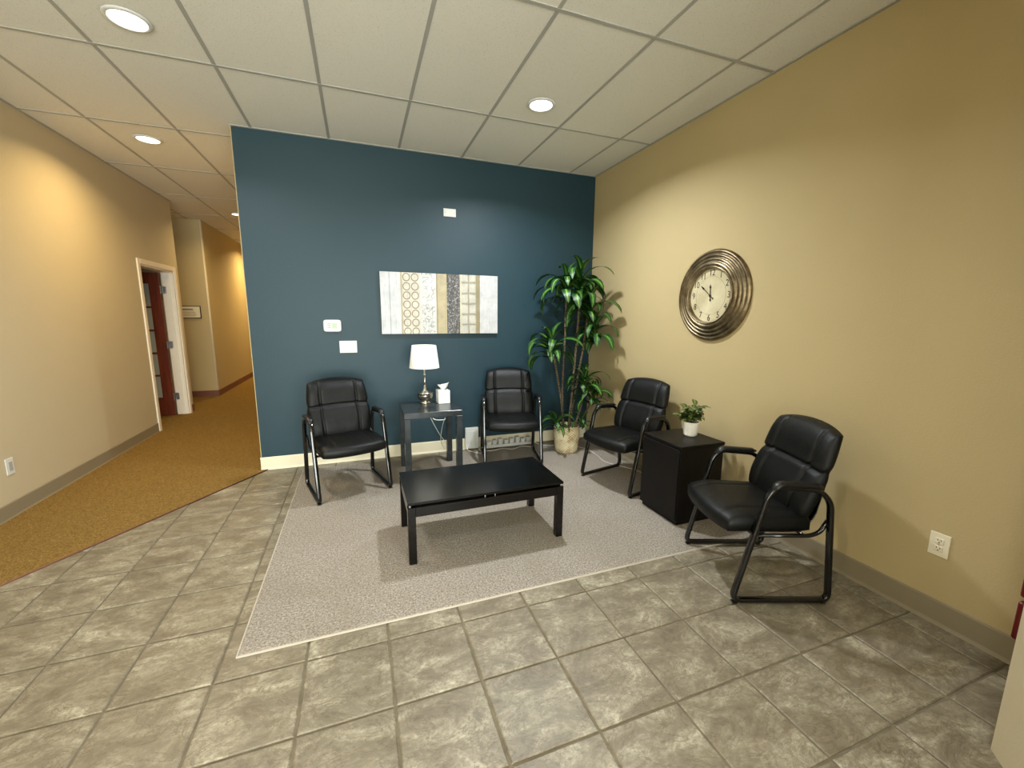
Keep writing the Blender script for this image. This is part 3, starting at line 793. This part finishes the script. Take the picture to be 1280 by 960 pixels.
for s in range(11):
    a = 2*PI*s/11+rr.uniform(-0.2, 0.2); R = rr.uniform(0.030, 0.064) if s else 0.0; hh = rr.uniform(0.03, 0.115)+(0.025 if R < 0.03 else 0)
    p0 = (0.012*math.cos(a), 0.012*math.sin(a), 0.079); p1 = (R*0.6*math.cos(a), R*0.6*math.sin(a), 0.079+hh*0.6); p2 = (R*math.cos(a), R*math.sin(a), 0.079+hh)
    st = tube('stem', smooth_curve([p0, p1, p2], 4), 0.0014, MT['leaf_small'], T, n=6)
    for k in range(9):
        q = 0.4+0.6*k/8; P = Vector(p0).lerp(Vector(p2), q); az = a+k*2.4+rr.uniform(-0.4, 0.4)
        o = bpy.data.objects.new('leaf', sm_leaf[k % 2]); C.objects.link(o); o.parent = st; o.location = P
        o.rotation_euler = (rr.uniform(-0.4, 0.4), -0.35*q+rr.uniform(-0.3, 0.3), az); sc = rr.uniform(0.85, 1.2); o.scale = (sc, sc, sc)

# ------------------------------------------------------------------ tall corn plant
PXc, PYc = -0.505, -0.44
T = thing('corn_plant', 'tall corn plant with drooping striped leaves in a woven basket in the corner', 'plant', (PXc, PYc, RH))
lathe('basket', [(0.112, 0), (0.122, 0.01), (0.126, 0.05), (0.132, 0.10), (0.128, 0.115), (0.138, 0.13), (0.143, 0.20), (0.140, 0.27), (0.136, 0.292), (0.128, 0.294), (0.122, 0.27)], MT['basket'], T, n=52)
lathe('soil', [(0.121, 0.255), (0.121, 0.268)], MT['soil'], T, n=32)
leafs = [leaf_mesh('leaf', L_, w_, d_, MT['leaf'], 10, 0.30, 0.62, start=s_, curl=0.35) for L_, w_, d_, s_ in
         ((0.50, 0.058, 2.5, 0.75), (0.46, 0.062, 2.7, 0.5), (0.54, 0.060, 2.4, 0.9), (0.40, 0.058, 2.6, 0.65), (0.32, 0.042, 1.9, 1.15))]
reach = []
for m in leafs: reach.append(max(v.co.x for v in m.vertices))
rr = random.Random(11)
def W(x, y, z): return Vector((x-PXc, y-PYc, z-RH))
def cane(pts, r, heads):
    c = tube('cane', smooth_curve([W(*p) for p in pts], 7), r, MT['cane'], T, n=10)
    for (hx_, hy_, hz_, n, sc, spread) in heads:
        base = W(hx_, hy_, hz_)
        for k in range(n):
            q = k/(n-1) if n > 1 else 0
            az = k*2.399+rr.uniform(-0.3, 0.3); s = sc*rr.uniform(0.82, 1.1)
            mi = k % 4 if q < 0.85 else 4
            for _ in range(12):      # turn leaves that would run into the two walls
                ok = True
                for dw in (-0.07, 0.07):
                    ex = hx_+(reach[mi]*1.12+0.03)*s*math.cos(az)-dw*s*math.sin(az); ey = hy_+(reach[mi]*1.12+0.03)*s*math.sin(az)+dw*s*math.cos(az)
                    if ex > -0.015 or ey > -0.015: ok = False
                if ok: break
                az += 0.5
            if not ok: continue
            o = bpy.data.objects.new('leaf', leafs[mi]); C.objects.link(o); o.parent = c
            o.location = base+Vector((0.008*math.cos(az), 0.008*math.sin(az), (0.30*q-0.22)*sc))
            o.rotation_euler = (rr.uniform(-0.25, 0.25), -0.25*q*spread+rr.uniform(-0.12, 0.12), az); o.scale = (s, s*rr.uniform(0.9, 1.15), s)
cane([(-0.50, -0.47, 0.27), (-0.475, -0.47, 0.6), (-0.43, -0.46, 1.2), (-0.40, -0.45, 1.74)], 0.0125, [(-0.40, -0.45, 1.82, 26, 0.98, 1.5)])
cane([(-0.55, -0.44, 0.27), (-0.565, -0.43, 0.7), (-0.555, -0.43, 1.2), (-0.55, -0.43, 1.74)], 0.011, [(-0.56, -0.44, 1.81, 22, 0.85, 1.4)])
cane([(-0.56, -0.48, 0.27), (-0.61, -0.49, 0.6), (-0.70, -0.50, 1.02), (-0.75, -0.52, 1.18)], 0.011, [(-0.75, -0.52, 1.20, 22, 0.80, 1.4)])
cane([(-0.46, -0.42, 0.27), (-0.40, -0.42, 0.7), (-0.33, -0.42, 1.1), (-0.29, -0.44, 1.52)], 0.012, [(-0.28, -0.46, 1.60, 24, 0.88, 1.2), (-0.25, -0.54, 1.36, 18, 0.80, 0.1)])
cane([(-0.45, -0.50, 0.27), (-0.40, -0.54, 0.5), (-0.37, -0.56, 0.74)], 0.010, [(-0.37, -0.56, 0.82, 18, 0.62, 1.2)])
cane([(-0.42, -0.47, 0.27), (-0.32, -0.52, 0.45), (-0.27, -0.54, 0.60)], 0.009, [(-0.26, -0.54, 0.66, 18, 0.60, 1.0)])
cane([(-0.58, -0.47, 0.27), (-0.62, -0.48, 0.32), (-0.66, -0.50, 0.36)], 0.008, [(-0.66, -0.50, 0.38, 14, 0.52, 1.0)])
cane([(-0.44, -0.50, 0.27), (-0.42, -0.52, 0.31), (-0.40, -0.54, 0.34)], 0.008, [(-0.38, -0.54, 0.36, 10, 0.42, 1.0)])

# ------------------------------------------------------------------ wall things
# canvas
T = thing('canvas_painting', 'wide abstract canvas print in white, grey and gold bands on the blue wall', 'painting', (-2.388, 0, 1.290))
box('canvas', (0, -0.036, 0), (PW, -0.004, PH), MT['canvas_side'], T, 0.002, 1)
mk('print', [(0.0015, -0.0368, 0.0015), (PW-0.0015, -0.0368, 0.0015), (PW-0.0015, -0.0368, PH-0.0015), (0.0015, -0.0368, PH-0.0015)], [(0, 1, 2, 3)], MT['print'], T)
# thermostat
T = thing('thermostat', 'white wall thermostat with small green screen on the blue wall', 'thermostat', (-2.838, 0, 1.372))
bm = bmesh.new(); n = 28; ring = []
for y_, k in ((0, 1), (-0.022, 1), (-0.028, 0.92)):
    row = []
    for i in range(n):
        a = 2*PI*i/n; c_, s_ = math.cos(a), math.sin(a); e_ = 0.32
        row.append(bm.verts.new((0.079*k*math.copysign(abs(c_)**e_, c_)*(1), y_, 0.057*k*math.copysign(abs(s_)**e_, s_))))
    ring.append(row)
for j in range(2):
    for i in range(n): bm.faces.new((ring[j][i], ring[j][(i+1) % n], ring[j+1][(i+1) % n], ring[j+1][i]))
bm.faces.new(ring[2]); bm.faces.new(ring[0][::-1]); bmesh.ops.recalc_face_normals(bm, faces=bm.faces); from_bm('housing', bm, MT['plastic'], T)
box('screen', (-0.002, -0.0295, -0.026), (0.042, -0.027, 0.026), MT['lcd'], T)
for k in range(3): box('button', (-0.045, -0.0295, -0.020+k*0.017), (-0.012, -0.027, -0.009+k*0.017), MT['button'], T)
def plate(name, lab, cat, x0, x1, z0, z1, screws):
    T = thing(name, lab, cat, ((x0+x1)/2, 0, (z0+z1)/2)); a, b = (x1-x0)/2, (z1-z0)/2
    box('cover', (-a, -0.007, -b), (a, 0, b), MT['plastic'], T, 0.003, 2)
    for sx_, sz_ in screws: lathe('screw', [(0.004, 0.0065), (0.004, 0.008)], MT['button'], T, n=12, loc=(sx_*a, 0, sz_*b), axis='Y')
plate('cover_plate', 'white blank rectangular cover plate just below the thermostat', 'wall plate', -2.786, -2.626, 1.108, 1.226, ((-0.55, 0.5), (0.55, 0.5), (-0.55, -0.5), (0.55, -0.5)))
plate('sensor_plate', 'small white cover plate high on the blue wall above the painting', 'wall plate', -1.742, -1.616, 2.468, 2.546, ((-0.7, 0), (0.7, 0)))
# outlet right wall
def outlet(lab, wallx, sgn, y, z, mat):
    T = thing('wall_outlet', lab, 'outlet', (wallx, y, z), 0, 'duplex wall outlets')
    pl = box('cover', (0, -0.038, -0.058), (sgn*0.006, 0.038, 0.058), mat, T, 0.0025, 2)
    for dz in (-0.0195, 0.0195):
        bm = bmesh.new(); add_box(bm, (sgn*0.005, -0.017, dz-0.014), (sgn*0.0085, 0.017, dz+0.014), 0.0015, 1)
        r = from_bm('receptacle', bm, mat, T)
        bm = bmesh.new()
        for yy in (-0.0065, 0.0065): add_box(bm, (sgn*0.0083, yy-0.0014, dz+0.0), (sgn*0.0089, yy+0.0014, dz+0.008))
        add_box(bm, (sgn*0.0083, -0.0025, dz-0.0095), (sgn*0.0089, 0.0025, dz-0.0045), 0.001, 1)
        from_bm('slot', bm, MT['slot'], r)
    lathe('screw', [(0.003, 0.005), (0.003, 0.0075)], MT['steel'], T, n=10, axis='X') if sgn < 0 else None
outlet('almond duplex outlet on the tan wall right of the nearest chair', 0, -1, -3.348, 0.400, MT['almond'])
T = thing('wall_switch', 'white rocker plate low on the left wall above the taupe baseboard', 'wall plate', (XL, -0.43, 0.372))
box('cover', (0, -0.036, -0.06), (0.006, 0.036, 0.06), MT['plastic'], T, 0.0025, 2)
box('rocker', (0.005, -0.018, -0.034), (0.009, 0.018, 0.034), MT['button'], T, 0.0015, 1)

# clock
T = thing('wall_clock', 'large round antique pewter wall clock with ridged frame on the tan wall', 'clock', (0, -1.824, 1.648))
prof = [(0.348, 0.0), (0.350, 0.010)]
def ridge(r0, r1, z0, z1, b, n=7):
    return [(r0+(r1-r0)*k/n, z0+(z1-z0)*k/n+b*math.sin(PI*k/n)) for k in range(1, n+1)]
prof += ridge(0.350, 0.318, 0.010, 0.020, 0.012)+ridge(0.318, 0.288, 0.020, 0.028, 0.012)+ridge(0.288, 0.260, 0.028, 0.036, 0.011)+ridge(0.260, 0.222, 0.036, 0.046, 0.013)+ridge(0.222, 0.208, 0.046, 0.044, 0.008)+[(0.204, 0.030), (0.203, 0.020)]
lathe('frame', prof, MT['pewter'], T, n=72, axis='X')
fc = lathe('face', [(0.2035, 0.004), (0.2035, 0.024)], MT['face'], T, n=56, axis='X')
tube('minute_ring', [(-0.0245, 0.145*math.cos(2*PI*i/48), 0.145*math.sin(2*PI*i/48)) for i in range(48)], 0.0007, MT['ink_soft'], T, n=5, closed=True)
def text_mesh(s, size):
    cu = bpy.data.curves.new('numeral', 'FONT'); cu.body = s; cu.size = size; cu.align_x = 'CENTER'; cu.align_y = 'CENTER'; cu.extrude = 0.0006
    tmp = bpy.data.objects.new('tmp', cu); C.objects.link(tmp)
    dg = bpy.context.evaluated_depsgraph_get(); dg.update(); me = bpy.data.meshes.new_from_object(tmp.evaluated_get(dg))
    bpy.data.objects.remove(tmp); return me
for h in range(1, 13):
    me = text_mesh(str(h), 0.068); me.materials.clear(); me.materials.append(MT['ink'])
    a = 2*PI*h/12; o = bpy.data.objects.new('numeral', me); C.objects.link(o); o.parent = T
    # viewed from -x: right is -y
    o.location = (-0.0246, -0.172*math.sin(a), 0.172*math.cos(a)); o.rotation_euler = (PI/2, 0, -PI/2); o.scale = (0.85, 1, 1)
def hand(name, ang, L_, w_):
    d = Vector((0, -math.sin(ang), math.cos(ang))); n_ = Vector((0, math.cos(ang), math.sin(ang)))
    out = [(-0.045, 0.3), (-0.035, 1.1), (-0.024, 0.4), (0, 0.5), (L_*0.62, 0.35), (L_*0.70, 1.2), (L_*0.82, 0.9), (L_, 0.05)]
    V = []; F = []
    for x_ in (-0.027 if name == 'hour_hand' else -0.0295, -0.0285 if name == 'hour_hand' else -0.031):
        for s_, k in out:
            for sg in (-1, 1):
                p = d*s_+n_*sg*w_*k; V.append((x_, p.y, p.z))
    n = len(out)
    for lay in (0, 2*n):
        for i in range(n-1): F.append((lay+2*i, lay+2*i+1, lay+2*i+3, lay+2*i+2))
    for i in range(n-1):
        for c_ in (0, 1): F.append((2*i+c_, 2*i+2+c_, 2*n+2*i+2+c_, 2*n+2*i+c_))
    F += [(0, 1, 2*n+1, 2*n), (2*n-2, 2*n-1, 4*n-1, 4*n-2)]
    mk(name, V, F, MT['ink'], T)
hand('hour_hand', 2*PI*(11.86/12), 0.085, 0.0075); hand('minute_hand', 2*PI*(51.5/60), 0.125, 0.0065)
lathe('hub', [(0.009, 0.024), (0.009, 0.033), (0.004, 0.035)], MT['ink'], T, n=16, axis='X')

# hallway plaque
T = thing('wall_plaque', 'small framed cream sign on the hallway wall beyond the open door', 'sign', (-5.37, 4.33, 1.50))
box('frame', (-0.21, -0.018, -0.105), (0.21, 0, 0.105), MT['espresso'], T, 0.003, 1)
box('panel', (-0.198, -0.0205, -0.093), (0.198, -0.017, 0.093), MT['cream'], T)
rr2 = random.Random(5)
box('text_line', (-0.08, -0.0212, 0.038), (0.10, -0.0203, 0.054), MT['ink'], T)
for k in range(5):
    z = 0.018-0.021*k; box('text_line', (-0.17, -0.0211, z-0.003), (-0.17+rr2.uniform(0.2, 0.33), -0.0203, z+0.003), MT['ink_soft'], T)

# dark red object beside the angled wall
T = thing('red_wall_box', 'dark red rounded box low on the tan wall, mostly hidden by the angled wall', 'box', (0, -3.72, 0.14))
box('back_plate', (-0.018, -0.07, 0.0), (0, 0.07, 0.40), MT['red'], T, 0.004, 1)
box('lower_cover', (-0.055, -0.08, 0.0), (-0.018, 0.085, 0.175), MT['red'], T, 0.012, 3)
box('upper_cover', (-0.055, -0.08, 0.195), (-0.018, 0.085, 0.40), MT['red'], T, 0.012, 3)

# outlet box, power strip and cords along the blue wall
T = thing('outlet_cover_box', 'white outlet cover box at the foot of the blue wall right of the lamp table', 'outlet', (-1.475, -0.008, 0.012))
box('box', (-0.075, -0.04, 0), (0.075, -0.008, 0.238), MT['plastic'], T, 0.004, 2)
box('plate', (-0.06, -0.043, 0.06), (0.06, -0.0395, 0.20), MT['plastic'], T, 0.002, 1)
T = thing('power_strip', 'white power strip crowded with plugs on the floor behind the middle chair', 'power strip', (-1.00, -0.075, 0.011))
box('body', (-0.33, -0.03, 0), (0.25, 0.03, 0.035), MT['plastic'], T, 0.005, 2)
for k in range(8):
    x_ = -0.29+k*0.068
    box('plug', (x_-0.022, -0.02, 0.034), (x_+0.022, 0.022, 0.075+0.012*(k % 3)), MT['plastic'], T, 0.004, 2)
def cord(lab, pts, r=0.0035, par=None):
    q = par.location if par else Vector((0, 0, 0))
    o = tube('power_cord', [p-q for p in smooth_curve(pts, 8)], r, MT['cord'], par, n=7)  # ordinary power cords of the lamp and plugs
    if par: o.name = 'cord'
    else: tag(o, lab, 'cord')
    return o
cz_ = RH+0.004
cord('white cord hanging from the back of the lamp table to the floor', [(-2.0, -0.36, SZ+0.004), (-2.0, -0.318, SZ+0.004), (-1.99, -0.300, SZ-0.03), (-1.98, -0.28, 0.50), (-1.86, -0.22, 0.25), (-1.75, -0.10, 0.10), (-1.65, -0.06, 0.016), (-1.56, -0.05, 0.016)])
cord('second white cord looping below the lamp table top', [(-2.03, -0.83, 0.590), (-2.0, -0.84, 0.575), (-1.93, -0.84, 0.572), (-1.90, -0.70, 0.55), (-1.88, -0.45, 0.40), (-1.86, -0.25, 0.20), (-1.78, -0.12, 0.05), (-1.70, -0.08, 0.016)], 0.003)
cord('tangled white cord lying in front of the power strip', [(-1.33, -0.075, 0.03), (-1.42, -0.12, 0.016), (-1.30, -0.20, cz_), (-1.15, -0.16, cz_), (-1.05, -0.22, cz_), (-0.92, -0.15, cz_), (-0.82, -0.21, cz_), (-0.76, -0.12, 0.016), (-0.72, -0.09, 0.03)])
cord('short white cord curling beside the outlet cover box', [(-1.52, -0.052, 0.05), (-1.54, -0.10, 0.02), (-1.48, -0.20, cz_), (-1.40, -0.26, cz_), (-1.38, -0.18, cz_), (-1.33, -0.10, 0.03)])
cord('white cord running along the wall to the tall plant basket', [(-0.745, -0.075, 0.03), (-0.70, -0.16, cz_), (-0.66, -0.20, cz_), (-0.60, -0.24, cz_), (-0.45, -0.22, cz_), (-0.30, -0.25, cz_)])
cord('white cord on the rug under the chair beside the tall plant', [(-0.33, -0.36, cz_), (-0.27, -0.50, cz_), (-0.27, -0.70, cz_), (-0.30, -0.88, cz_), (-0.27, -0.98, cz_), (-0.20, -1.10, cz_), (-0.14, -1.25, cz_), (-0.13, -1.50, cz_), (-0.12, -1.75, cz_)])
